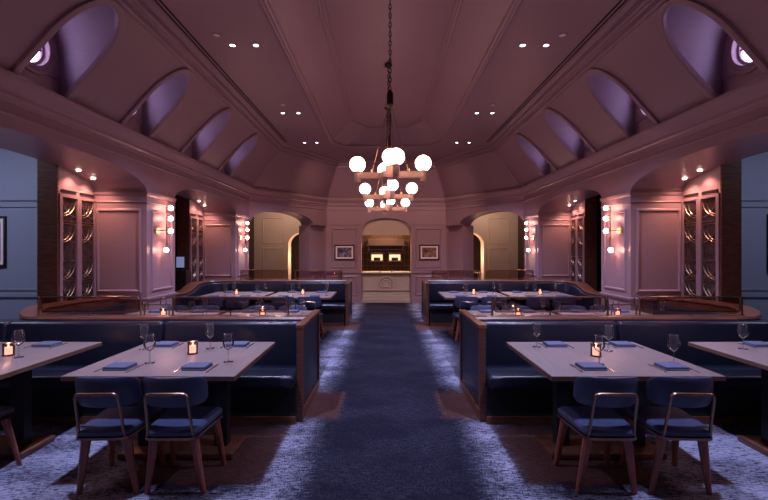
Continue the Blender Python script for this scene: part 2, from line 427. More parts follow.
# crown moulding (cornice) round the hall
corn = [(0.0, -0.46), (0.015, -0.46), (0.02, -0.40), (0.03, -0.385), (0.03, -0.22), (0.055, -0.20), (0.055, -0.16), (0.09, -0.10), (0.14, -0.06), (0.15, -0.03), (0.15, 0.0), (0.0, 0.0)]
corn = [(a, b) for a, b in corn if b > -0.30]
corn = [(0.0, -0.24), (0.02, -0.24), (0.025, -0.20), (0.05, -0.185), (0.05, -0.15), (0.07, -0.12), (0.115, -0.075), (0.13, -0.05), (0.13, -0.01), (0.10, 0.01), (0.0, 0.01)]
path = [(A, YB, ZC), (A, 10.7, ZC), (1.80, 13.0, ZC), (-1.80, 13.0, ZC), (-A, 10.7, ZC), (-A, YB, ZC)]
structure('trim_1', MB().sweep(path, (0,0,1), corn), 'mauve', label='stepped mauve crown cornice running round the hall', cat='trim')
structure('trim_2', MB().sweep([(x,y,2.80) for x,y,z in path], (0,0,1), [(0,0),(0.012,0),(0.02,0.015),(0.012,0.035),(0,0.035)]), 'mauve', label='thin mauve bead moulding below the cornice', cat='trim')

# ceiling: slopes with dormers, flat strip, tray
LOW = [(3.36, YB), (3.36, 10.66), (1.77, 12.95)]
UPP = [(2.47, YB), (2.47, 10.3), (1.38, 12.35)]
TRO = [(1.30, YB), (1.30, 10.1), (1.02, 10.55)]
TRI = [(0.80, YB), (0.80, 9.5), (0.47, 10.1)]
ZT = 4.47
ceil = thing('ceiling', 'mauve coved ceiling with sloped sides and a long raised tray', 'ceiling', kind='structure')
dorm_y = [2.56, 4.11, 5.65, 7.20, 8.76]; DW = 0.345; ZSPR = 3.52; ZAP = 3.97
def slope_x(z): return 3.36 + (2.47 - 3.36) * (z - ZC) / (ZF - ZC)
def dz(y, yc): return ZSPR + (ZAP - ZSPR)*math.sqrt(max(0, 1 - ((y-yc)/DW)**2))
for sd in (-1, 1):
    mb = MB()
    ys = {YB, 10.66}
    arches = {}
    for yc in dorm_y:
        l = [yc - DW*math.cos(PI*i/28) for i in range(29)]
        for i in range(28): arches[(l[i], l[i+1])] = yc
        ys |= set(l)
    ys = sorted(ys)
    for y0, y1 in zip(ys[:-1], ys[1:]):
        yc = arches.get((y0, y1))
        za, zb = (ZC, ZC) if yc is None else (dz(y0, yc), dz(y1, yc))
        ye0 = y0; yt0 = YB if y0 == YB else y0; yt1 = 10.3 if y1 == 10.66 else y1
        mb.quad((slope_x(za),y0,za),(slope_x(zb),y1,zb),(2.47,yt1,ZF),(2.47,yt0,ZF))
    mb.quad((3.36,10.66,ZC),(1.77,12.95,ZC),(1.38,12.35,ZF),(2.47,10.3,ZF))
    mb.side(sd).build('slope_panel', 'ceil', ceil)
    mb = MB(); o, t = UPP, TRO
    for i in range(2): mb.quad((*o[i],ZF),(*o[i+1],ZF),(*t[i+1],ZF),(*t[i],ZF))
    mb.side(sd).build('flat_strip', 'ceil', ceil)
    mb = MB()
    for i in range(2): mb.quad((*TRO[i],ZF),(*TRO[i+1],ZF),(*TRI[i+1],ZT),(*TRI[i],ZT))
    mb.side(sd).build('tray_cove', 'ceil', ceil)
    sl = MB().box(2.345, 2.365, YB, 10.15, ZF-0.006, ZF+0.001).box(2.395, 2.410, YB, 10.15, ZF-0.006, ZF+0.001)
    sl.side(sd).build('air_slot', 'slot', ceil)
mb = MB().quad((-1.77,12.95,ZC),(1.77,12.95,ZC),(1.38,12.35,ZF),(-1.38,12.35,ZF)); mb.build('slope_panel', 'ceil', ceil)
mb = MB().quad((1.38,12.35,ZF),(-1.38,12.35,ZF),(-1.02,10.55,ZF),(1.02,10.55,ZF)); mb.build('flat_strip', 'ceil', ceil)
mb = MB().quad((1.02,10.55,ZF),(-1.02,10.55,ZF),(-0.47,10.1,ZT),(0.47,10.1,ZT)); mb.build('tray_cove', 'ceil', ceil)
mb = MB().quad((-0.8,YB,ZT),(0.8,YB,ZT),(0.8,9.5,ZT),(-0.8,9.5,ZT)).quad((-0.8,9.5,ZT),(0.8,9.5,ZT),(0.47,10.1,ZT),(-0.47,10.1,ZT)); mb.build('tray_top', 'ceil', ceil)
def both(pl, z): return [(x, y, z) for x, y in pl] + [(-x, y, z) for x, y in reversed(pl)]
bead = [(-0.05,0.0),(-0.045,-0.025),(-0.02,-0.035),(0.0,-0.025),(0.02,-0.035),(0.045,-0.02),(0.05,0.0)]
MB().sweep(both(TRO, ZF), (0,0,1), bead).build('tray_moulding', 'ceil', ceil)
MB().sweep(both(TRI, ZT), (0,0,1), bead).build('tray_moulding', 'ceil', ceil)
MB().sweep(both(UPP, ZF), (0,0,1), [(-0.03,-0.05),(0.0,-0.055),(0.05,-0.03),(0.06,0.0),(-0.02,0.0)]).build('slope_moulding', 'ceil', ceil)
for zz in (4.00, 4.08):
    t_ = (zz-ZC)/(ZF-ZC); pl = [(LOW[i][0]+(UPP[i][0]-LOW[i][0])*t_, LOW[i][1]+(UPP[i][1]-LOW[i][1])*t_) for i in range(3)]
    MB().sweep(both(pl, zz), (0,0,1), [(-0.02,-0.03),(0.0,-0.035),(0.03,-0.02),(0.035,0.03),(-0.03,0.02)]).build('slope_moulding', 'ceil', ceil)
for sd in (-1, 1):
    for (a, b), (a2, b2) in (((3.36,10.66),(2.47,10.3)), ((1.77,12.95),(1.38,12.35))):
        MB().tube([(a, b, ZC), (a2, b2, ZF)], 0.018, 6).side(sd).build('hip_moulding', 'ceil', ceil)

# dormer windows
XE = 3.44
def dorm_outline(yc):
    pts = [(yc-DW, ZC), (yc-DW, ZSPR)] + [(yc - DW*math.cos(PI*i/28), dz(yc - DW*math.cos(PI*i/28), yc)) for i in range(1, 28)] + [(yc+DW, ZSPR), (yc+DW, ZC)]
    return pts
def ray_out(yc, zc, a, pts):
    best = 9; d = (math.cos(a), math.sin(a)); P = pts + [pts[0]]
    for p, q in zip(P[:-1], P[1:]):
        ex, ez = q[0]-p[0], q[1]-p[1]; den = d[0]*ez - d[1]*ex
        if abs(den) < 1e-9: continue
        t = ((p[0]-yc)*ez - (p[1]-zc)*ex)/den; u = ((p[0]-yc)*d[1] - (p[1]-zc)*d[0])/den
        if t > 0 and -1e-6 <= u <= 1+1e-6: best = min(best, t)
    return (yc + d[0]*best, zc + d[1]*best)
wn = 0
ORDN = ['out-of-frame', 'nearest visible', 'second visible', 'third visible', 'farthest']
for sd in (-1, 1):
    for i, yc in enumerate(dorm_y):
        wn += 1
        w = thing(f'window_{wn}', f'{ORDN[i]} arched dormer with round lit window in the {LR[sd]} ceiling slope', 'window', kind='structure')
        pts = dorm_outline(yc); mb = MB()
        for p, q in zip(pts[:-1], pts[1:]):
            mb.quad((slope_x(p[1]),p[0],p[1]),(slope_x(q[1]),q[0],q[1]),(XE,q[0],q[1]),(XE,p[0],p[1]))
        mb.side(sd).build('vault', 'dormer', w)
        zc = 3.585; R0 = 0.20
        angs = [2*PI*j/48 for j in range(48)] + [math.atan2(p[1]-zc, p[0]-yc) % (2*PI) for p in (pts[0], pts[-1])]
        angs = sorted(angs); mb = MB(); n = len(angs)
        inner = [(XE, yc+R0*math.cos(a), zc+R0*math.sin(a)) for a in angs]
        outer = [(XE,)+ray_out(yc, zc, a, pts) for a in angs]
        mb.add(inner+outer, [(j, (j+1) % n, n+(j+1) % n, n+j) for j in range(n)])
        mb.side(sd).build('end_wall', 'mauve', w)
        mb = MB().lathe([(R0+0.09, 0.0), (R0+0.085, -0.022), (R0+0.055, -0.026), (R0+0.045, -0.012), (R0+0.012, -0.012), (R0+0.004, -0.024), (R0, -0.01), (R0, 0.03), (R0-0.025, 0.032), (R0-0.028, 0.06)], (XE, yc, zc), 32, 'x')
        mb.f = [f for f in mb.f if len(f) == 4]
        mb.side(sd).build('round_frame', 'mauve', w)
        MB().disc(0.175, 0.0, (XE+0.055, yc, zc), 32, 'x').side(sd).build('pane', 'day', w)
        mb = MB().box(XE+0.04, XE+0.06, yc-0.009, yc+0.009, zc-0.172, zc+0.172).box(XE+0.04, XE+0.06, yc-0.172, yc+0.172, zc-0.009, zc+0.009)
        mb.side(sd).build('muntin', 'black', w)
        sl = Vector((slope_x(ZAP) - slope_x(ZC), 0, ZAP - ZC)).normalized()
        nr = Vector((0,1,0)).cross(sl).normalized()
        if nr.x > 0: nr = -nr
        pth = [Vector((slope_x(z), y, z)) for y, z in pts]
        MB().sweep(pth, nr, [(-0.006,-0.03),(-0.004,0.030),(0.03,0.038),(0.055,0.030),(0.065,-0.005)] if nr.cross(Vector((0,0,1))).y > 0 else [(-0.065,-0.005),(-0.055,0.030),(-0.03,0.038),(0.004,0.030),(0.006,-0.03)]).side(sd).build('arch_trim', 'ceil', w)

# piers
def panelled_pier(y0, y1, sd, label):
    p = thing('pier', label, 'pillar', (sd*(A+DEEP/2), (y0+y1)/2, 0), kind=None)
    off = Matrix.Translation((-sd*(A+DEEP/2), -(y0+y1)/2, 0))
    def bld(mb, name, m='mauve'): mb.side(sd).xform(off).build(name, m, p)
    bld(MB().box(A, A+DEEP, y0, y1, 0, ZSP-0.004), 'shaft')
    mb = MB(); frame_moulding(mb, (A+0.07, y0, 0.99), (1,0,0), (0,0,1), DEEP-0.13, 1.20); bld(mb, 'front_panel_moulding')
    mb = MB(); frame_moulding(mb, (A, y1-0.09, 0.99), (0,-1,0), (0,0,1), y1-y0-0.18, 1.20); bld(mb, 'side_panel_moulding')
    loop = [(A, y1, 0), (A, y0, 0), (A+DEEP, y0, 0)]
    def ring(z, prof): return MB().sweep([(x, y, z) for x, y, _ in reversed(loop)], (0,0,1), prof)
    bld(ring(0.88, [(0,0),(0.02,0),(0.03,0.02),(0.03,0.04),(0,0.045)]), 'dado_rail')
    bld(ring(2.27, [(0,0),(0.008,0),(0.014,0.012),(0.01,0.022),(0,0.025)]), 'neck_moulding')
    bld(ring(2.345, [(0,0.02),(0.01,0.03),(0.022,0.055),(0.025,0.078),(0,0.08)]), 'capital_moulding')
    bld(ring(0.0, [(0,0),(0.025,0),(0.025,0.14),(0.01,0.16),(0,0.16)]), 'base_moulding')
    return p
for sd in (-1, 1):
    for (y0, y1), d in (((-1.22,-0.40), None), ((2.03,2.85), None), ((6.08,6.90), 'nearer'), ((9.72,10.66), 'farther')):
        if d is None:
            structure(f'wall_pier_{LR[sd]}', MB().box(A, A+DEEP, y0, y1, 0, ZSP-0.004).side(sd), 'mauve', label=f'plain mauve pier beside the camera on the {LR[sd]}', cat='wall')
        else:
            panelled_pier(y0, y1, sd, f'{d} mauve panelled pier with globe sconce on the {LR[sd]}')

# leaded window walls in the bays and side rooms
XW = A + DEEP - 0.05
wi = 20
def leads(mb, y0, y1, z0, z1, x):
    w = (y1-y0); r = 0.007
    def arc(cy, cz, rad, a0, a1, n=10):
        mb.tube([(x, cy+rad*math.cos(a0+(a1-a0)*i/n), cz+rad*math.sin(a0+(a1-a0)*i/n)) for i in range(n+1)], r, 5)
    for zz in (z1-0.30, z1-0.33, 1.46, 1.20, 0.94): mb.tube([(x,y0,zz),(x,y1,zz)], r*0.8, 5)
    for base, dirn in ((z1, -1), (z1-0.33, -1), (1.46, -1), (1.20, -1), (0.94, -1)):
        arc(y0, base, w*0.98, 0, dirn*PI/2); arc(y1, base, w*0.98, PI, PI - dirn*PI/2)
        arc(y0, base + dirn*0.06, w*0.62, 0, dirn*PI/2)
    for yy in (y0+w*0.06, y1-w*0.06): mb.tube([(x,yy,1.46),(x,yy,z1-0.33)], r*0.8, 5)
for sd in (-1, 1):
    for bi, yend, bname in ((2, 6.08, 'near'), (3, 9.72, 'far')):
        ya = yend - 0.70
        mb = MB(); n = 8
        yy = [ya + (0.70)*i/n for i in range(n+1)]
        for y0, y1 in zip(yy[:-1], yy[1:]):
            z0, z1 = soffit(y0+1e-4), soffit(y1-1e-4)
            mb.quad((XW,y0,0),(XW,y0,z0),(XW,y1,z1),(XW,y1,0))
            mb.quad((XW+0.22,y0,0),(XW+0.22,y1,0),(XW+0.22,y1,z1),(XW+0.22,y0,z0))
        ob = structure(f'wall_window_{bname}_{LR[sd]}', mb.side(sd), 'mauve', label=f'mauve wall strip holding leaded windows, {bname} {LR[sd]} bay', cat='wall')
        MB().box(XW-0.01, XW+0.24, ya-0.02, ya, 0, soffit(ya)+0.5).side(sd).build('end_board', 'wood', ob)
        for j in range(2):
            wn += 1
            y0 = ya + 0.04 + j*0.34; y1 = y0 + 0.285; z0, z1 = 0.45, 2.27
            w = thing(f'window_{wn}', f'{["outer","inner"][j]} tall leaded glass window in the {bname} {LR[sd]} bay', 'window', kind='structure')
            mb = MB(); mb.sweep([(XW-0.002,y1+0.012,z0-0.03),(XW-0.002,y0-0.012,z0-0.03),(XW-0.002,y0-0.012,z1+0.03),(XW-0.002,y1+0.012,z1+0.03)], (-1,0,0), [(-0.015,0),(-0.015,0.02),(0.025,0.025),(0.03,0.0)], closed=True)
            mb.side(sd).build('frame', 'mauve', w)
            MB().box(XW-0.008, XW-0.002, y0, y1, z0, z1).side(sd).build('pane', 'darkglass', w)
            mb = MB(); leads(mb, y0+0.02, y1-0.02, z0, z1, XW-0.010); mb.side(sd).build('lead_tracery', 'gold', w)
            MB().box(XW-0.012, XW-0.001, y0+0.01, y1-0.01, z1+0.07, z1+0.10).side(sd).build('air_grille', 'black', w)
    # side room walls
    mb = MB().quad((A+DEEP-0.02, 6.62, 0), (8, 6.62, 0), (8, 6.62, ZC+0.2), (A+DEEP-0.02, 6.62, ZC+0.2))
    w = structure('wall_side_' + LR[sd], mb.side(sd), 'bluewall', label=f'blue-grey panelled wall of the side room on the {LR[sd]}', cat='wall')
    mb = MB()
    for z, h, d in ((2.26, 0.03, 0.02), (2.36, 0.05, 0.03), (0.98, 0.03, 0.02), (0.88, 0.06, 0.035), (0.0, 0.18, 0.03)):
        mb.box(A+DEEP, 8, 6.62-d, 6.62, z, z+h)
    mb.side(sd).build('wall_trim', 'bluewall', w)
    mb = MB().quad((8,YB,0),(8,16.5,0),(8,16.5,ZC+0.2),(8,YB,ZC+0.2))
    mb.quad((A+DEEP,10.6,0),(8,10.6,0),(8,10.6,ZC+0.2),(A+DEEP,10.6,ZC+0.2))
    structure('wall_far_side_' + LR[sd], mb.side(sd), 'darkwood', label=f'dark wood outer wall of the {LR[sd]} side rooms', cat='wall')
    mb = MB().quad((A,YB,ZC+0.2),(8,YB,ZC+0.2),(8,16.5,ZC+0.2),(A,16.5,ZC+0.2))
    mb.add([dpt(0,ZC+0.2,0.45), (A,16.5,ZC+0.2), (1.0,16.5,ZC+0.2), (1.0,13.45,ZC+0.2), dpt(DL,ZC+0.2,0.45)], [(0,1,2,3,4)])
    structure('ceiling_side_' + LR[sd], mb.side(sd), 'bluewall', label=f'plain ceiling of the {LR[sd]} side rooms', cat='ceiling')
structure('wall_rear', MB().quad((-8,YB,0),(8,YB,0),(8,YB,4.6),(-8,YB,4.6)), 'mauve', label='plain mauve wall behind the camera', cat='wall')

# rooms beyond the diagonal arches: cream walls with lit arched opening
for sd in (-1, 1):
    mb = MB(); YC = 14.5; xa, xb = 2.30, 3.30; zs, za = 1.78, 2.20
    xs = [(xa+xb)/2 - (xb-xa)/2*math.cos(PI*i/20) for i in range(21)]
    def az(x): return zs + (za-zs)*math.sqrt(max(0, 1 - ((x-(xa+xb)/2)/((xb-xa)/2))**2))
    ZR = ZC+0.2
    mb.quad((1.0,YC,0),(xa,YC,0),(xa,YC,ZR),(1.0,YC,ZR)); mb.quad((xb,YC,0),(4.6,YC,0),(4.6,YC,ZR),(xb,YC,ZR))
    for x0, x1 in zip(xs[:-1], xs[1:]):
        mb.quad((x0,YC,az(x0)),(x1,YC,az(x1)),(x1,YC,ZR),(x0,YC,ZR))
        mb.quad((x0,YC,az(x0)),(x0,YC+0.45,az(x0)),(x1,YC+0.45,az(x1)),(x1,YC,az(x1)))
    for x in (xa, xb): mb.quad((x,YC,0),(x,YC,zs),(x,YC+0.45,zs),(x,YC+0.45,0))
    ob = structure('wall_cream_' + LR[sd], mb.side(sd), 'cream', label=f'cream wall with a lit arched doorway beyond the {LR[sd]} arch', cat='wall')
    mb = MB(); frame_moulding(mb, (3.45, YC, 0.5), (1,0,0), (0,0,1), 0.72, 1.18); frame_moulding(mb, (3.45, YC, 1.8), (1,0,0), (0,0,1), 0.72, 0.9)
    mb.side(sd).build('panel_moulding', 'cream', ob)
    MB().quad((1.0,16.4,0),(8,16.4,0),(8,16.4,ZR),(1.0,16.4,ZR)).side(sd).build('end_wall', 'darkwood', ob)
    MB().box(4.45, 4.95, 13.6, 14.5, 0, ZR).side(sd).build('dark_pillar', 'darkwood', ob)
    light('passage_lamp_' + LR[sd], 'POINT', (sd*2.85, 14.72, 1.35), 40, (1.0, 0.60, 0.36), shadow_soft_size=0.08)
    light('passage_ceiling_lamp_' + LR[sd], 'POINT', (sd*3.3, 13.3, 2.9), 34, (1.0, 0.66, 0.50), shadow_soft_size=0.15)

# kitchen pass in the back recess
k = thing('kitchen_pass', 'cream counter and arch panel of the kitchen pass in the back wall', 'counter', (0, 13.2, 0))
KO = Matrix.Translation((0, -13.2, 0))
def kb(mb, name, m, par=k): return mb.xform(KO).build(name, m, par)
mb = MB()
xs = [-HW*math.cos(PI*i/N) for i in range(N+1)]
for x0, x1 in zip(xs[:-1], xs[1:]):
    mb.quad((x0,13.12,2.08),(x1,13.12,2.08),(x1,13.12,arch_z(x1)),(x0,13.12,arch_z(x0)))
kb(mb, 'arch_panel', 'cream')
kb(MB().box(-HW, HW, 13.06, 13.16, 2.05, 2.09), 'header', 'cream')
kb(MB().box(-HW, HW, 13.14, 13.8, 0.18, 0.88), 'counter_front', 'cream')
kb(MB().rbox(-HW, HW, 13.05, 13.85, 0.88, 0.925, 0.012), 'counter_top', 'cream')
kb(MB().box(-HW, HW, 13.06, 13.2, 0.0, 0.10).box(-HW, HW, 13.10, 13.2, 0.10, 0.20), 'plinth', 'cream')
kb(MB().box(-HW, HW, 13.11, 13.16, 0.36, 0.40).box(-HW, HW, 13.12, 13.16, 0.80, 0.82), 'counter_moulding', 'cream')
mb = MB().tube([(0.20*math.cos(PI*(1.5 + (i-12)/12*0.86) + PI), 13.13, 0.60+0.18*math.sin(PI*(1.5 + (i-12)/12*0.86) + PI)) for i in range(25)], 0.026, 6)
mb.tube([(0.12*math.cos(2*PI*i/20), 13.135, 0.58+0.11*math.sin(2*PI*i/20)) for i in range(20)], 0.018, 6, True)
kb(mb, 'relief_emblem', 'cream')
kb(MB().box(-0.31, -0.26, 13.125, 13.14, 0.40, 0.78).box(0.26, 0.31, 13.125, 13.14, 0.40, 0.78), 'panel_strip', 'cream')
mb = MB().quad((-1.4,15.2,0),(1.4,15.2,0),(1.4,15.2,2.6),(-1.4,15.2,2.6))
mb.quad((-1.0,13.36,0),(-1.0,13.36,2.6),(-1.0,15.2,2.6),(-1.0,15.2,0)).quad((1.0,13.36,0),(1.0,15.2,0),(1.0,15.2,2.6),(1.0,13.36,2.6))
mb.quad((-1.4,13.2,2.6),(1.4,13.2,2.6),(1.4,15.2,2.6),(-1.4,15.2,2.6))
kw = structure('wall_kitchen', mb, 'grout', label='dark tiled kitchen wall behind the pass', cat='wall')
tile_me = MB().box(-0.068, 0.068, -0.006, 0, -0.105, 0.105).mesh('tile', 'tile', False)
for r_ in range(7):
    for c_ in range(13):
        link('tile', tile_me, kw, (-0.87+0.145*c_, 15.199, 0.93+0.115+0.225*r_ - 0.11))
hd = thing('range_hood', 'steel range hood above the tiled kitchen wall', 'hood', (0, 15.0, 1.75))
MB().box(-0.62, 0.62, -0.28, 0.15, 0.05, 0.24).build('hood_body', 'steelhood', hd)
MB().box(-0.66, 0.66, -0.32, 0.15, 0.0, 0.05).build('hood_lip', 'steelhood', hd)
sh = thing('kitchen_shelf', 'long metal shelf with brackets under the range hood', 'shelf', (0, 14.95, 1.60))
MB().box(-0.62, 0.62, -0.12, 0.2, 0.0, 0.025).build('board', 'steelhood', sh)
for x in (-0.6, 0.6): MB().box(x-0.02, x+0.02, -0.12, 0.2, -0.05, 0.12).build('bracket', 'steelhood', sh)
for i, x in enumerate((-0.31, 0.31)):
    ov = thing('warming_oven', f'{["left","right"][i]} of the two lit open ovens in the kitchen', 'oven', (x, 15.0, 1.24))
    w = 0.19
    MB().box(-w-0.05, w+0.05, -0.1, 0.18, -0.05, 0.0).box(-w-0.03, -w, -0.1, 0.18, 0, 0.2).box(w, w+0.03, -0.1, 0.18, 0, 0.2).box(-w-0.03, w+0.03, -0.1, 0.18, 0.2, 0.28).build('housing', 'steelhood', ov)
    MB().box(-w, w, 0.1, 0.14, 0.0, 0.2).build('lit_back', 'ovenlit', ov)
    MB().rbox(-0.12, 0.12, -0.05, 0.05, 0.0, 0.10, 0.03).build('pan', 'darkwood', ov)
light('kitchen_lamp', 'AREA', (0, 14.3, 2.5), 45, (1.0, 0.62, 0.36), aim=(0, 14.5, 0), size=0.9)
for i, x in enumerate((-0.45, 0.45)):
    dl = thing('kitchen_downlight', f'{["left","right"][i]} small lamp under the arch panel of the kitchen pass', 'light', (x, 13.26, 2.02))
    MB().lathe([(0.05, 0.06), (0.055, 0.0), (0.045, 0.0), (0.04, 0.03)], (0,0,0), 16).build('housing', 'brass', dl)
    MB().disc(0.042, 0.012).build('lens', 'warmlens', dl)
    light('kitchen_spot', 'SPOT', (x, 13.24, 2.0), 18, (1.0, 0.62, 0.38), aim=(x, 13.1, 0.3), spot_size=2.2, spot_blend=0.6, shadow_soft_size=0.03)
for i, x in enumerate((-0.20, 0.18)):
    MB().lathe([(0.001,0),(0.035,0),(0.05,0.03),(0.045,0.035),(0.03,0.01),(0.001,0.008)], (0,0,0), 14).build('small_bowl', 'white')
    o = bpy.context.scene.objects[-1] if False else C.objects[-1]
    o.location = (x, 13.2, 0.925); tag(o, f'{["left","right"][i]} small white bowl on the kitchen pass counter', 'bowl', 'bowls on the pass')

# ------------------------------------------------------------------ pictures
def picture(name, loc, w, h, pm, label, fr='frame', rz=0.0):
    p = thing(name, label, 'picture', loc, rz)
    f = 0.035
    MB().sweep([(-w/2,0,-h/2),(w/2,0,-h/2),(w/2,0,h/2),(-w/2,0,h/2)], (0,-1,0), [(0,0),(0,0.03),(f*0.6,0.035),(f,0.022),(f,0.0)], closed=True).build('frame', fr, p)
    MB().box(-w/2+f*0.8, w/2-f*0.8, -0.012, -0.002, -h/2+f*0.8, h/2-f*0.8).build('mat', 'matboard', p)
    q = 0.085
    MB().box(-w/2+q, w/2-q, -0.0135, -0.010, -h/2+q, h/2-q).build('print', pm, p)
picture('framed_picture', (-1.262, 12.998, 1.53), 0.60, 0.46, 'print_blue', 'small framed picture with dark bluish print left of the kitchen pass')
picture('framed_picture', (1.30, 12.998, 1.53), 0.60, 0.46, 'print_brown', 'small framed picture with brown print right of the kitchen pass')
picture('framed_picture', (-6.35, 6.618, 1.73), 0.95, 0.78, 'print_pale', 'black framed picture cut by the left edge of the photo', 'black')
picture('framed_picture', (6.30, 6.618, 1.70), 0.95, 0.90, 'print_blue', 'black framed picture cut by the right edge of the photo', 'black')

# ------------------------------------------------------------------ chandeliers
def chandelier(loc, label):
    c = thing('chandelier', label, 'chandelier', loc, group='chandeliers in a row down the hall')
    zb = 2.42; top = ZT - 0.02
    # chain
    MB().lathe([(0.001, top), (0.06, top), (0.06, top-0.02), (0.02, top-0.05), (0.012, top-0.05)], (0,0,0), 18).build('canopy', 'chain', c)
    mb = MB(); z = top-0.05; n = 0
    while z > 3.34:
        pts = [(0.013*math.cos(2*PI*i/10), 0, z-0.03+0.03*math.sin(2*PI*i/10)) for i in range(10)]
        if n % 2: pts = [(0, x, zz) for x, _, zz in pts]
        mb.tube(pts, 0.005, 5, True); z -= 0.05; n += 1
    ch = mb.build('chain', 'chain', c)
    MB().lathe([(0.012, 3.36), (0.03, 3.33), (0.036, 3.31), (0.036, 3.20), (0.042, 3.195), (0.042, 3.17), (0.02, 3.165), (0.001, 3.16)], (0,0,0), 18).build('hub', 'chain', c); hu = C.objects[-1]
    MB().lathe([(0.043, 3.19), (0.045, 3.185), (0.043, 3.172)], (0,0,0), 18).build('hub_ring', 'brass', hu)
    MB().tube([(0,0,3.17),(0,0,zb)], 0.008, 6).build('stem', 'chain', c)
    off = 0.055; L = 0.36; h = 0.034; t = 0.027
    arms = [(-1,0), (1,0), (0,-1), (0,1)]
    for dx, dy in arms:
        # pinwheel: each bar runs past the centre on one side
        if dx: o = -off*dx; mb = MB().box(*(sorted((dx*L, -dx*0.10))), o*0.6-t, o*0.6+t, zb-h, zb+h); gx, gy = dx*L, o*0.6
        else: o = -off*dy; mb = MB().box(o-t, o+t, *(sorted((dy*L, -dy*0.10))), zb-h*0.99-0.0, zb+h*0.99); gx, gy = o, dy*L
        mb.build('bar', 'pinkwood', c)
        so = MB().lathe([(0.001, zb-0.07), (0.032, zb-0.07), (0.034, zb-0.06), (0.034, zb+0.035), (0.045, zb+0.045), (0.03, zb+0.055)], (gx, gy, 0), 16).build('socket', 'pinkwood', c)
        MB().sphere((gx, gy, zb+0.125), 0.088, 24, 14).build('globe', 'globe', so)
        ro = MB().tube([(dx*0.02, dy*0.02, 3.165), (dx*0.20 + (gx if dy else 0), dy*0.20 + (gy if dx else 0), zb+h)], 0.0035, 6).build('suspension_rod', 'bronze', c)
        MB().lathe([(0.011, zb+h), (0.013, zb+h+0.03), (0.005, zb+h+0.04)], (dx*0.20+(gx if dy else 0), dy*0.20+(gy if dx else 0), 0), 10).build('rod_foot', 'brass', ro)
    cb = MB().box(-0.05, 0.05, -0.05, 0.05, zb-0.045, zb+0.10).build('centre_block', 'pinkwood', c)
    MB().sphere((0.0, 0, zb+0.205), 0.088, 24, 14).build('globe', 'globe', cb)
for (y, lb) in ((4.72, 'nearest and largest of three globe chandeliers hanging in the hall'), (6.62, 'middle of three globe chandeliers hanging in the hall'), (8.6, 'farthest and smallest of three globe chandeliers hanging in the hall')):
    chandelier((0.0, y, 0), lb)

# ------------------------------------------------------------------ sconces
def sconce(sd, y, label):
    s = thing('wall_sconce', label, 'sconce', (sd*A, y, 1.89), group='globe sconces on the piers')
    def b(mb, n, m, par=None): return mb.side(sd).build(n, m, par or s)
    b(MB().lathe([(0.001, -0.025), (0.055, -0.025), (0.06, -0.015), (0.06, 0.0)], (0,0,0), 20, 'x'), 'backplate', 'brass')
    b(MB().tube([(-0.02,0,0),(-0.10,0,0),(-0.10,0.11,0)], 0.008, 8), 'arm', 'brass')
    b(MB().tube([(-0.10,0.11,0.36),(-0.10,0.11,-0.29)], 0.008, 8), 'stem', 'brass')
    for (dy, z) in ((0.12, 0.35), (0.12, 0.19), (0.12, 0.0), (-0.02, -0.29)):
        so = b(MB().tube([(-0.10,0.11,z),(-0.10,0.11+dy*0.6,z)], 0.011, 8), 'socket', 'brass')
        b(MB().sphere((-0.10, 0.11+dy, z), 0.036, 18, 12), 'globe', 'sglobe', so)
for sd in (-1, 1):
    sconce(sd, 6.33, f'four-globe brass sconce on the nearer {LR[sd]} pier')
    sconce(sd, 2.42, f'four-globe brass sconce on the plain pier beside the camera on the {LR[sd]}')  # added out of view, to throw warm light on the outer booths
    sconce(sd, 10.0, f'four-globe brass sconce on the farther {LR[sd]} pier')

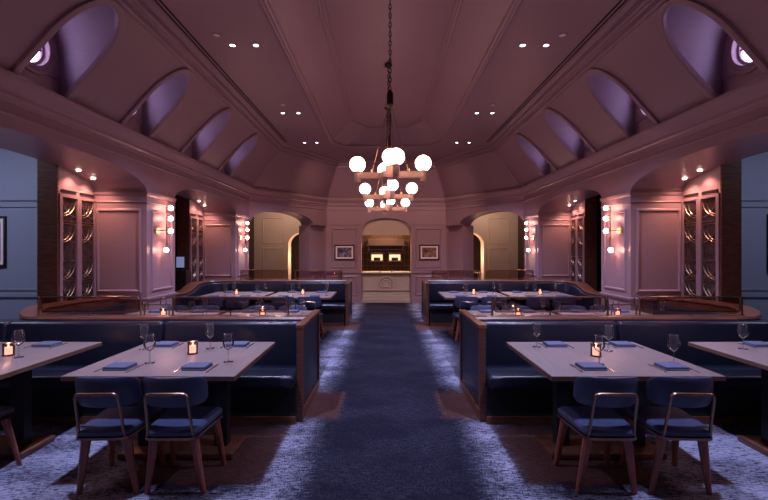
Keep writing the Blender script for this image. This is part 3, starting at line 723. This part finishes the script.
# ------------------------------------------------------------------ downlights
def downlight(loc, lens, label, group, r=0.034):
    d = thing('downlight', label, 'downlight', loc, group=group)
    rg = MB().lathe([(r*1.35, 0.0), (r*1.35, -0.006), (r, -0.008), (r*0.95, -0.002)], (0,0,0), 18); rg.f = [f for f in rg.f if len(f) == 4]; rg.build('trim_ring', 'ceil', d)
    MB().disc(r*0.96, -0.004).build('lens', lens, d)
rows = [(2.75, None), (5.35, 'nearest'), (8.0, 'second'), (10.2, 'farthest')]
for sd in (-1, 1):
    for y, nm in rows:
        for j, x in enumerate((1.66, 1.95)):
            if nm:
                downlight((sd*x, y, ZF), 'coolens', f'{["inner","outer"][j]} lit downlight of the {nm} pair in the {LR[sd]} ceiling strip', 'lit ceiling downlights')
        p = 420 if nm != 'farthest' else 260
        light('ceiling_spot', 'SPOT', (sd*1.80, y, ZF-0.03), p, COOL, aim=(sd*1.9, y+0.35, 0), spot_size=1.75, spot_blend=0.7, shadow_soft_size=0.08)
    light('wall_wash_spot', 'SPOT', (sd*1.80, 10.2, ZF-0.03), 170, (1.0, 0.6, 0.5), aim=(sd*0.9, 13.0, 1.9), spot_size=1.5, spot_blend=0.9, shadow_soft_size=0.08)  # extra warm spot added at the farthest downlights to brighten the back wall
    for y, x, nm in ((5.1, 2.05, 'near'), (7.55, 1.84, 'far')):
        downlight((sd*x, y, ZF), 'offlens', f'unlit {nm} downlight in the {LR[sd]} ceiling strip', 'unlit ceiling downlights', 0.04)
    for yo, bn in ((0.0, 'near'), (3.64, 'far')):
        for j, y in enumerate((5.58, 5.86)):
            z = soffit(y+yo)
            downlight((sd*4.03, y+yo, z-0.006), 'warmlens', f'{["outer","inner"][j]} warm spotlight in the arch soffit of the {bn} {LR[sd]} bay', 'soffit spotlights', 0.03)
            light('soffit_spot', 'SPOT', (sd*4.02, y+yo, z-0.03), 16, WARM, aim=(sd*3.98, y+yo, 0), spot_size=2.3, spot_blend=0.8, shadow_soft_size=0.03)
    light('side_room_lamp_' + LR[sd], 'AREA', (sd*6.2, 4.9, 3.3), 60 if sd < 0 else 35, (0.66, 0.70, 1.0), aim=(sd*6.2, 5.6, 0), size=1.2)  # area light without a fixture, added to light the side room wall

# ------------------------------------------------------------------ banquettes
def rounded_path(pts, r, n=10):
    P = [Vector((x, y, 0)) for x, y in pts]; out = [P[0]]
    for i in range(1, len(P)-1):
        d1 = (P[i]-P[i-1]).normalized(); d2 = (P[i+1]-P[i]).normalized()
        a = P[i] - d1*r; b = P[i] + d2*r; c = a + d2*r
        for j in range(n+1):
            t = PI/2*j/n; out.append(c - d2*r*math.cos(t) + d1*r*math.sin(t))
    out.append(P[-1]); return out
def resample(path, step=0.12):
    out = [path[0]]
    for a, b in zip(path[:-1], path[1:]):
        n = max(1, int((b-a).length/step))
        for j in range(1, n+1): out.append(a + (b-a)*j/n)
    return out
def arclen(path):
    s = [0.0]
    for a, b in zip(path[:-1], path[1:]): s.append(s[-1] + (b-a).length)
    return s
def subpath(path, s0, s1):
    S = arclen(path); out = []
    def at(s):
        for i in range(len(S)-1):
            if S[i] <= s <= S[i+1] + 1e-9: return path[i] + (path[i+1]-path[i])*((s-S[i])/max(S[i+1]-S[i], 1e-9))
        return path[-1]
    out.append(at(s0)); out += [p for p, s in zip(path, S) if s0+0.01 < s < s1-0.01]; out.append(at(s1)); return out
def cushion_prof(a0, a1, z0, z1, r):
    out = []
    for ca, cz, t0 in ((a1-r, z1-r, 0), (a0+r, z1-r, PI/2), (a0+r, z0+r, PI), (a1-r, z0+r, 1.5*PI)):
        for j in range(4):
            t = t0 + PI/2*j/3; out.append((ca + r*math.cos(t), cz + r*math.sin(t)))
    return list(reversed(out))
CAPP = list(reversed([(0.11,0.0),(0.115,0.015),(0.10,0.035),(0.0,0.042),(-0.10,0.035),(-0.115,0.015),(-0.11,0.0)]))

def end_panel(par, sd, y0, y1):
    MB().box(0.838, 0.872, y0+0.045, y1-0.045, 0.09, 0.86).side(sd).build('end_panel', 'leather', par)
    e = 'end_frame'
    o = MB().box(0.823, 0.880, y0, y0+0.05, 0, 0.87).side(sd).build(e, 'wood', par)
    MB().box(0.823, 0.880, y1-0.05, y1, 0, 0.87).side(sd).build(e, 'wood', par)
    MB().box(0.823, 0.880, y0+0.05, y1-0.05, 0.0, 0.09).side(sd).build(e, 'wood', par)
    MB().box(0.815, 0.888, y0-0.005, y1+0.005, 0.87, 0.90).side(sd).build('end_cap', 'woodx', par)

def booth_front(par, sd, x0, x1, segs, yb, sgn, seatd=0.44, mname='leather'):
    """straight bench whose back face is at y=yb and seat extends towards sgn*y"""
    def yr(a, b): return sorted((yb + sgn*a, yb + sgn*b))
    for a, b in zip(segs[:-1], segs[1:]):
        y0, y1 = yr(0.06, 0.10+seatd); MB().rbox(a+0.004, b-0.004, y0, y1, 0.335, 0.455, 0.035).side(sd).build('seat_cushion', mname, par)
        y0, y1 = yr(0.0, 0.10); mb = MB().rbox(a+0.004, b-0.004, y0, y1, 0.40, 0.875, 0.035)
        mb.v = [(x, y + sgn*(0.875 - z)*0.10, z) for x, y, z in mb.v]
        mb.side(sd).build('back_cushion', mname, par)
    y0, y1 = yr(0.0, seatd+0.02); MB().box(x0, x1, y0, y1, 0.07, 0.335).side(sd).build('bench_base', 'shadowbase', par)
    y0, y1 = yr(0.0, seatd+0.04); MB().box(x0, x1, y0, y1, 0.0, 0.07).side(sd).build('plinth', 'wood', par)

for sd in (-1, 1):
    b = thing('banquette', f'near navy leather double banquette with walnut end frame on the {LR[sd]}', 'banquette')
    end_panel(b, sd, 4.00, 5.06)
    booth_front(b, sd, 0.88, 4.14, [0.88, 2.29, 3.86, 4.14], 4.42, -1)
    MB().box(0.88, 4.14, 4.42, 4.56, 0.0, 0.868).side(sd).build('back_core', 'leather', b)
    pth = rounded_path([(0.88, 4.54), (4.04, 4.54), (4.04, 5.30)], 0.45, 12)
    pth += [Vector((4.04 - 0.19*(3*t*t-2*t**3), 5.30+0.72*t, 0)) for t in (0.15, 0.3, 0.45, 0.6, 0.75, 0.9, 1.0)]
    pth = resample(pth)
    zr = [0.87 + 0.055*min(1, max(0, (v-2.98)/0.4)) for v in arclen(pth)]
    core = MB().sweep(pth, (0,0,1), list(reversed([(-0.08,-0.86),(0.08,-0.86),(0.08,0.0),(-0.08,0.0)])), zoff=zr).side(sd).build('back_wall', 'wood', b)
    MB().sweep(pth, (0,0,1), [(a*0.85, z) for a, z in CAPP], zoff=zr).side(sd).build('cap_rail', 'woodx', b)
    T = arclen(pth)[-1]
    for s0, s1 in ((0.02, 1.41), (1.42, 2.60), (2.61, 3.30), (3.31, T-0.01)):
        sp = subpath(pth, s0, s1)
        MB().sweep(sp, (0,0,1), cushion_prof(0.08, 0.17, 0.42, 0.85, 0.03)).side(sd).build('rear_back_cushion', 'leather', b)
        MB().sweep(sp, (0,0,1), cushion_prof(0.10, 0.53, 0.335, 0.455, 0.035)).side(sd).build('rear_seat_cushion', 'pink' if s0 > 3 else 'leather', b)
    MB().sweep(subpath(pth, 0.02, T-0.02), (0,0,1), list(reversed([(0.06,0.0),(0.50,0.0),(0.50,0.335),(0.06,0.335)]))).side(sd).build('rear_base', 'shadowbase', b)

    b = thing('banquette', f'far navy leather banquette with curved side return and ogee cap on the {LR[sd]}', 'banquette')
    end_panel(b, sd, 9.04, 10.16)
    pth = resample(rounded_path([(3.95, 6.94), (3.95, 9.52), (0.88, 9.52)], 0.45, 12))
    S = arclen(pth)
    def og(s): 
        t = min(1, max(0, (s-1.35)/0.55)); return 0.13*(t*t*(3-2*t)) + 0.77
    zo = [og(s) for s in S]
    mb = MB()
    mb.sweep(pth, (0,0,1), list(reversed([(-0.08,0.0),(0.08,0.0),(0.08,0.76),(-0.08,0.76)])))
    mb.side(sd).build('back_wall', 'leather', b)
    MB().sweep(pth, (0,0,1), [(a, z+0.0) for a, z in CAPP], zoff=zo).side(sd).build('cap_rail', 'woodx', b)
    MB().sweep(pth, (0,0,1), list(reversed([(-0.075,-0.14),(0.075,-0.14),(0.075,0.002),(-0.075,0.002)])), zoff=zo).side(sd).build('back_top', 'leather', b)
    T = S[-1]
    for s0, s1 in ((0.01, 1.30), (1.31, 2.10), (2.11, 2.95), (2.96, 4.10), (4.11, T-0.01)):
        sp = subpath(pth, s0, s1); sp2 = resample(sp)
        s_ = [s0 + v for v in arclen(sp)]
        MB().sweep(sp, (0,0,1), cushion_prof(0.08, 0.17, -0.40, -0.01, 0.03), zoff=[og(v) for v in s_]).side(sd).build('back_cushion', 'leather', b)
        MB().sweep(sp, (0,0,1), cushion_prof(0.10, 0.53, 0.335, 0.455, 0.035)).side(sd).build('seat_cushion', 'pink' if s1 < 1.5 else 'leather', b)
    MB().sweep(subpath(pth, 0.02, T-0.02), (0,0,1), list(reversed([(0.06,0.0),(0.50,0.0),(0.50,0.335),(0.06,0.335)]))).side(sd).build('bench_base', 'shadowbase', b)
    MB().sweep(subpath(pth, 0.02, T-0.02), (0,0,1), list(reversed([(0.06,0.0),(0.515,0.0),(0.515,0.07),(0.06,0.07)]))).side(sd).build('plinth', 'wood', b)
    booth_front(b, sd, 0.88, 3.36, [0.88, 2.1, 3.36], 9.62, 1, 0.42)

# ------------------------------------------------------------------ glass screens on the banquettes
def screen(sd, x0, x1, y, z0, h, label):
    s = thing('glass_screen', label, 'screen', (sd*(x0+x1)/2, y, z0))
    w = (x1-x0)/2; r = 0.035; zb = 0.035
    pts = []
    for cx, cz, t0 in ((w-r, h-r, 0), (-w+r, h-r, PI/2), (-w+r, zb+r, PI), (w-r, zb+r, 1.5*PI)):
        for j in range(6): t = t0+PI/2*j/5; pts.append((cx+r*math.cos(t), 0, cz+r*math.sin(t)))
    MB().tube(pts, 0.0085, 8, True).build('frame', 'bronze', s)
    n = len(pts)
    mb = MB().add([(x,-0.003,z) for x,_,z in pts]+[(x,0.003,z) for x,_,z in pts], [tuple(range(n)), tuple(range(2*n-1, n-1, -1))])
    mb.build('pane', 'smoke', s, False)
    for x in (-w-0.02, w+0.02):
        MB().lathe([(0.018,0.0),(0.018,0.006),(0.010,0.010),(0.010,h+0.005),(0.001,h+0.012)], (x,0,0), 10).build('post', 'bronze', s)
    MB().tube([(0,0,0.0),(0,0,zb)], 0.008, 6).build('foot', 'bronze', s)
for sd in (-1, 1):
    for x0, x1, n in ((1.10, 2.28, 'aisle-side'), (2.66, 3.70, 'outer')):
        screen(sd, x0, x1, 4.55, 0.912, 0.19, f'{n} bronze framed glass screen on top of the near {LR[sd]} banquette')
    for x0, x1, n in ((1.02, 2.02, 'aisle-side'), (2.22, 3.22, 'outer')):
        screen(sd, x0, x1, 9.53, 0.942, 0.21, f'{n} bronze framed glass screen on top of the far {LR[sd]} banquette')
    t = thing('link_rail', f'short bronze rail joining the glass screens on the near {LR[sd]} banquette', 'rail', (sd*2.47, 4.55, 0.912))
    MB().tube([(-0.15,0,0.11),(0.15,0,0.11)], 0.007, 6).build('bar', 'bronze', t)
    for x in (-0.13, 0.13): MB().tube([(x,0,0),(x,0,0.11)], 0.006, 6).build('upright', 'bronze', t)

# ------------------------------------------------------------------ tables
TW, TD, TH = 1.17, 1.08, 0.75
me_top = MB().rbox(-TW/2, TW/2, -TD/2, TD/2, TH-0.035, TH, 0.004).mesh('table_top', 'tabletop')
me_edge = MB().sweep([(-TW/2,-TD/2,0),(TW/2,-TD/2,0),(TW/2,TD/2,0),(-TW/2,TD/2,0)], (0,0,1), [(-0.002,TH-0.034),(-0.002,TH-0.004),(0.01,TH-0.004),(0.01,TH-0.034)], closed=True).mesh('edge_band', 'tableedge')
me_apron = MB().box(-TW/2+0.12, TW/2-0.12, -0.05, 0.05, TH-0.075, TH-0.035).mesh('apron', 'black')
me_col = MB().box(-0.05, 0.05, -0.04, 0.04, 0.05, TH-0.075).mesh('column', 'black')
me_base = MB().rbox(-0.44, 0.44, -0.17, 0.17, 0.0, 0.05, 0.01).mesh('base_plank', 'wood')
def table(x, y, label):
    t = thing('dining_table', label, 'table', (x, y, 0), group='dining tables')
    link('table_top', me_top, t); link('edge_band', me_edge, t); link('apron', me_apron, t); link('base_plank', me_base, t)
    for c_ in (-0.30, 0.30): link('column', me_col, t, (c_, 0, 0))
    return t
# ------------------------------------------------------------------ chair
def chair_meshes():
    D = {}
    def seat_outline(ins, n=5):
        pts = []; r = 0.07
        crn = [(0.165-ins, -0.22+ins), (0.205-ins, 0.22-ins), (-0.205+ins, 0.22-ins), (-0.165+ins, -0.22+ins)]
        N_ = len(crn)
        for i in range(N_):
            p = Vector(crn[i]); a = (Vector(crn[i-1])-p).normalized(); b = (Vector(crn[(i+1) % N_])-p).normalized()
            s0 = p + a*r; s1 = p + b*r
            for j in range(n+1):
                t = j/n; q = s0*(1-t)**2 + p*2*t*(1-t) + s1*t*t; pts.append((q.x, q.y))
        return pts
    def loft(levels, inset_fn):
        mb = MB(); n = len(seat_outline(0)); vs_ = []; fs = []
        for ins, z in levels: vs_ += [(x, y, z) for x, y in seat_outline(ins)]
        for i in range(len(levels)-1):
            for j in range(n):
                k_ = (j+1) % n; fs.append((i*n+j, i*n+k_, (i+1)*n+k_, (i+1)*n+j))
        fs.append(tuple(range(n-1,-1,-1))); fs.append(tuple(range((len(levels)-1)*n, len(levels)*n)))
        return mb.add(vs_, fs)
    D['seat'] = loft([(0.01,0.405),(0.0,0.415),(0.0,0.435),(0.012,0.45),(0.04,0.457)], None).mesh('seat', 'chairleather')
    D['seat_frame'] = loft([(0.012,0.385),(-0.004,0.388),(-0.004,0.404),(0.012,0.405)], None).mesh('seat_frame', 'bronze')
    def leg(x0, y0, x1, y1):
        mb = MB(); w0, w1 = 0.030, 0.016; zs = [0.0, 0.12, 0.24, 0.33, 0.388]
        vs_ = []
        for z in zs:
            t = z/0.388; cx = x1+(x0-x1)*t; cy = y1+(y0-y1)*t; w = w1+(w0-w1)*t
            for j in range(8):
                a = 2*PI*(j+0.5)/8; vs_.append((cx+w*math.cos(a)*1.1, cy+w*math.sin(a)*0.8, z))
        fs = [(i*8+j, i*8+(j+1)%8, (i+1)*8+(j+1)%8, (i+1)*8+j) for i in range(len(zs)-1) for j in range(8)]
        fs += [tuple(range(7,-1,-1)), tuple(range((len(zs)-1)*8, len(zs)*8))]
        return mb.add(vs_, fs).mesh('leg', 'legwood')
    D['legs'] = [leg(sx*0.125, -0.15, sx*0.185, -0.13) for sx in (-1,1)] + [leg(sx*0.15, 0.16, sx*0.19, 0.24) for sx in (-1,1)]
    # rear metal loop
    r = 0.03; pts = [(-0.145,-0.195,0.39), (-0.138,-0.215,0.50)]
    for cx, t0, t1 in ((-0.132+r, PI, PI/2), (0.132-r, PI/2, 0)):
        for j in range(6):
            t = t0+(t1-t0)*j/5; z = 0.695-r+r*math.sin(t); pts.append((cx+r*math.cos(t), -0.22-(z-0.5)*0.20, z))
    pts += [(0.138,-0.215,0.50), (0.145,-0.195,0.39)]
    D['back_loop'] = MB().tube(pts, 0.0095, 8).mesh('back_loop', 'bronze')
    # curved backrest pad
    mb = MB(); n, m = 16, 10; vs_ = []; fs = []
    rings = []
    W, z0, z1 = 0.205, 0.585, 0.79
    cols = []
    for i in range(n+1):
        u = -1 + 2*i/n; x = W*math.sin(u*1.15)/math.sin(1.15)
        e = (1-abs(u)**5); hz = 0.4+0.6*math.sqrt(max(0, e)) if abs(u) < 1 else 0.4
        yc = -0.205 + 0.085*u*u
        zc = (z0+z1)/2; hh = (z1-z0)/2*(0.55+0.45*math.sqrt(max(0, 1-abs(u)**4))); th = 0.021*(0.35+0.65*math.sqrt(max(0,1-u**6)))
        ring = []
        for j in range(m):
            a = 2*PI*j/m; cz = math.copysign(abs(math.sin(a))**0.45, math.sin(a)); cy = math.copysign(abs(math.cos(a))**0.7, math.cos(a))
            z = zc + hh*cz; ring.append((x, yc + th*cy - (z-zc)*0.18, z))
        cols.append(ring)
    vs_ = [p for q in cols for p in q]
    fs = [(i*m+j, (i+1)*m+j, (i+1)*m+(j+1)%m, i*m+(j+1)%m) for i in range(n) for j in range(m)]
    fs += [tuple(range(m)), tuple(range((n+1)*m-1, n*m-1, -1))]
    D['backrest'] = mb.add(vs_, fs).mesh('backrest', 'chairleather')
    D['back_bracket'] = MB().box(-0.03, 0.03, -0.255, -0.20, 0.675, 0.692).mesh('back_bracket', 'bronze')
    return D
CH = chair_meshes()
def chair(x, y, rz, label, group):
    c = thing('dining_chair', label, 'chair', (x, y, 0), rz, group)
    for k_ in ('seat', 'seat_frame', 'back_loop', 'backrest', 'back_bracket'): link(k_, CH[k_], c)
    for me in CH['legs']: link('leg', me, c)

# ------------------------------------------------------------------ tableware meshes
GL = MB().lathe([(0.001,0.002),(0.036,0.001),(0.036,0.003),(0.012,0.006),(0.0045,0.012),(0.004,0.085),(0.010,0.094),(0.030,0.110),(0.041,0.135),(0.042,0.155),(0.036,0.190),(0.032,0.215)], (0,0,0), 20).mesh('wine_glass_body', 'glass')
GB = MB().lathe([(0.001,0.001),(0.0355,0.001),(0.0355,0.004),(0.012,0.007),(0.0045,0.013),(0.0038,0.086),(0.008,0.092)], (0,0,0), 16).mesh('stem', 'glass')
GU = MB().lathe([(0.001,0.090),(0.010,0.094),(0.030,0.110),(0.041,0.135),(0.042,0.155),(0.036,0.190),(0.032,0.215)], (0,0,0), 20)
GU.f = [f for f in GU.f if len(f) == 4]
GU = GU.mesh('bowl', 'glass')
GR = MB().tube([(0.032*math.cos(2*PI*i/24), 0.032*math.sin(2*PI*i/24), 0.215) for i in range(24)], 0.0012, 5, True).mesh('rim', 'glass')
NK = MB().rbox(-0.085, 0.085, -0.075, 0.075, 0.0, 0.012, 0.005).rbox(-0.083, 0.083, -0.073, 0.068, 0.0125, 0.026, 0.006).mesh('napkin', 'napkin')
def cutlery(kind):
    mb = MB()
    def strip(pts):           # (y, halfwidth, z)
        vs_ = []; fs = []
        for y, w, z in pts: vs_ += [(-w, y, z), (w, y, z), (w, y, z+0.003), (-w, y, z+0.003)]
        for i in range(len(pts)-1):
            for j in range(4): k_ = (j+1) % 4; fs.append((i*4+j, i*4+k_, i*4+4+k_, i*4+4+j))
        fs += [(3,2,1,0), tuple(range(len(pts)*4-4, len(pts)*4))]
        mb.add(vs_, fs)
    if kind == 'knife': strip([(-0.11,0.007,0.0),(-0.06,0.006,0.001),(-0.02,0.005,0.002),(-0.01,0.008,0.001),(0.06,0.009,0.001),(0.10,0.006,0.001),(0.112,0.002,0.001)])
    else:
        strip([(-0.10,0.008,0.0),(-0.06,0.005,0.002),(0.02,0.003,0.004),(0.04,0.009,0.002),(0.055,0.011,0.001)])
        for x in (-0.009, -0.003, 0.003, 0.009): mb.box(x-0.0013, x+0.0013, 0.054, 0.098, 0.001, 0.004)
    return mb.mesh(kind, 'steel')
KN, FK = cutlery('knife'), cutlery('fork')
VC = MB().lathe([(0.001,0.0),(0.038,0.0),(0.040,0.004),(0.040,0.10),(0.037,0.10),(0.037,0.010),(0.001,0.010)], (0,0,0), 20).mesh('holder', 'votive')
VW = MB().lathe([(0.001,0.012),(0.031,0.012),(0.031,0.062),(0.028,0.066),(0.001,0.064)], (0,0,0), 16).mesh('candle', 'wax')
VF = MB().lathe([(0.001,0.064),(0.004,0.070),(0.005,0.076),(0.003,0.086),(0.001,0.092)], (0,0,0), 10).mesh('flame', 'flame')
VB = MB().lathe([(0.0405,0.0),(0.042,0.0),(0.042,0.007),(0.0405,0.007)], (0,0,0), 20).add([],[]).mesh('base_ring', 'black')
VR = MB().lathe([(0.0405,0.096),(0.042,0.096),(0.042,0.102),(0.0405,0.102)], (0,0,0), 20).mesh('rim_ring', 'black')
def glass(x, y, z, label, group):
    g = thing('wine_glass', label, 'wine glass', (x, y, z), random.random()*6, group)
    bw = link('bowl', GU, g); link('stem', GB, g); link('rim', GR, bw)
def napkin(x, y, z, rz, label, group):
    o = link('napkin', NK, None, (x, y, z)); o.rotation_euler = (0, 0, rz); tag(o, label, 'napkin', group)
def cut(kind, x, y, z, rz, label, group):
    o = link(kind, KN if kind == 'knife' else FK, None, (x, y, z)); o.rotation_euler = (0, 0, rz); tag(o, label, kind, group)
def candle(x, y, z, label, group):
    g = thing('votive_candle', label, 'candle', (x, y, z), 0, group)
    ho = link('holder', VC, g); cw = link('candle', VW, g); link('flame', VF, cw); link('base_ring', VB, ho); link('rim_ring', VR, ho)
    light('candle_light', 'POINT', (x, y, z+0.115), 0.55, (1.0, 0.42, 0.2), shadow_soft_size=0.01)
DX = -0.067
# front row: explicit places read from the photograph (camera-relative x, y)
def front_table(cx, tl, glasses, napkins, cand):
    table(cx, 3.44, f'{tl} dining table in the front row')
    for x, y, nm in glasses: glass(x+DX, y, TH, f'wine glass at the {nm} seat of the {tl} front-row table', 'wine glasses')
    for x, y, nm in napkins:
        rz = 0.0
        napkin(x+DX, y, TH, rz, f'folded blue napkin at the {nm} seat of the {tl} front-row table', 'napkins')
        cut('knife', x+DX+0.115, y-0.015, TH, 0.0, f'table knife at the {nm} seat of the {tl} front-row table', 'knives')
        cut('fork', x+DX-0.112, y-0.015, TH, 0.0, f'fork at the {nm} seat of the {tl} front-row table', 'forks')
    if cand: candle(cand[0]+DX, cand[1], TH, f'lit votive candle on the {tl} front-row table', 'votive candles')
front_table(-1.66, 'left inner', [(-2.05,3.67,'far outer'),(-1.76,3.23,'near outer'),(-1.50,3.71,'far aisle-side'),(-1.18,3.26,'near aisle-side')],
            [(-1.94,3.83,'far outer'),(-1.90,3.10,'near outer'),(-1.30,3.83,'far aisle-side'),(-1.345,3.10,'near aisle-side')], (-1.57, 3.53))
front_table(1.65, 'right inner', [(1.34,3.77,'far aisle-side'),(1.60,3.20,'near aisle-side'),(1.89,3.62,'far outer'),(2.17,3.22,'near outer')],
            [(1.52,3.83,'far aisle-side'),(1.49,3.10,'near aisle-side'),(2.12,3.83,'far outer'),(2.07,3.10,'near outer')], (1.70, 3.45))
front_table(-3.265, 'left outer', [(-2.89,3.40,'far inner')], [(-3.00,3.83,'far inner')], (-3.03, 3.47))
front_table(3.335, 'right outer', [(3.08,3.69,'far inner')], [(3.33,3.83,'far inner')], None)
rowinfo = {'second': (5.50, 0.0), 'third': (8.22, 0.0), 'rear': (10.75, 0.0)}
for rn, (yy, _) in rowinfo.items():
    for sd in (-1, 1):
        for col, cx in (('inner', 1.615), ('outer', 2.88)):
            if rn == 'rear' and col == 'outer': continue
            tl = f'{LR[sd]} {col}'
            t = table(sd*cx, yy, f'{tl} dining table in the {rn} row')
            for ry, yn in ((-0.33, 'near'), (0.33, 'far')):
                for rx, xn in ((-0.29, 'aisle-side'), (0.29, 'outer')):
                    X = sd*(cx+rx); Y = yy+ry
                    gx = X + 0.17 + random.uniform(-0.03, 0.03); gy = Y - math.copysign(0.10, ry) + random.uniform(-0.03, 0.03)
                    glass(gx, gy, TH, f'wine glass at the {yn} {xn} seat of the {tl} {rn}-row table', 'wine glasses')
                    napkin(X, Y + math.copysign(0.06, ry), TH, random.uniform(-0.1, 0.1), f'folded blue napkin at the {yn} {xn} seat of the {tl} {rn}-row table', 'napkins')
            if rn != 'rear': candle(sd*cx + (0.03 if sd > 0 else 0.0), yy-0.02, TH, f'lit votive candle on the {tl} {rn}-row table', 'votive candles')
G = 'blue leather dining chairs'
chair(-1.440, 2.955, 0.02, 'aisle-side blue leather chair at the left inner front-row table', G)
chair(-1.885, 2.955, 0.04, 'outer blue leather chair at the left inner front-row table', G)
chair(-2.98, 2.97, -0.05, 'blue leather chair at the left outer front-row table, cut by the photo edge', G)
chair(1.395, 2.955, -0.02, 'aisle-side blue leather chair at the right inner front-row table', G)
chair(1.885, 2.955, -0.05, 'outer blue leather chair at the right inner front-row table', G)
for sd in (-1, 1):
    for col, cx in (('inner', 1.615), ('outer', 2.88)):
        for dx_, nm in ((-0.23, 'aisle-side'), (0.23, 'outer')):
            chair(sd*(cx+dx_), 6.08, PI, f'{nm} blue leather chair at the {LR[sd]} {col} second-row table', G)
    for col, cx in (('inner', 1.615), ('outer', 2.88)):
        for dx_, nm in ((-0.23, 'aisle-side'), (0.23, 'outer')):
            chair(sd*(cx+dx_), 7.70, 0, f'{nm} blue leather chair at the {LR[sd]} {col} third-row table', G)

# ------------------------------------------------------------------ odds and ends
st = thing('order_terminal', 'small lit screen on a dark stand behind the nearer left pier', 'screen', (-4.25, 8.85, 0))
MB().box(-0.16, 0.16, -0.12, 0.12, 0, 1.18).build('stand', 'darkwood', st)
MB().rbox(-0.09, 0.09, -0.02, 0.02, 1.22, 1.48, 0.008).build('housing', 'black', st)
MB().box(-0.08, 0.08, -0.024, -0.02, 1.24, 1.46).build('display', 'screenlit', st)
MB().box(-0.03, 0.03, -0.02, 0.02, 1.18, 1.22).build('neck', 'black', st)
cs = thing('console_table', 'small cream console under the lit right arched doorway', 'table', (2.75, 14.3, 0))
MB().box(-0.4, 0.4, -0.15, 0.15, 0.82, 0.86).build('top', 'cream', cs)
for x in (-0.36, 0.36): MB().box(x-0.03, x+0.03, -0.12, 0.12, 0, 0.82).build('leg', 'cream', cs)
v = thing('flower_vase', 'round white vase with white flowers on the cream console', 'vase', (2.78, 14.3, 0.86))
MB().lathe([(0.001,0),(0.06,0),(0.10,0.06),(0.10,0.12),(0.05,0.18),(0.045,0.20)], (0,0,0), 18).build('vase', 'white', v)
mb = MB()
for i in range(14): mb.sphere((random.uniform(-.09,.09), random.uniform(-.09,.09), 0.24+random.uniform(-.03,.08)), 0.045, 8, 6)
mb.build('flowers', 'white', v)
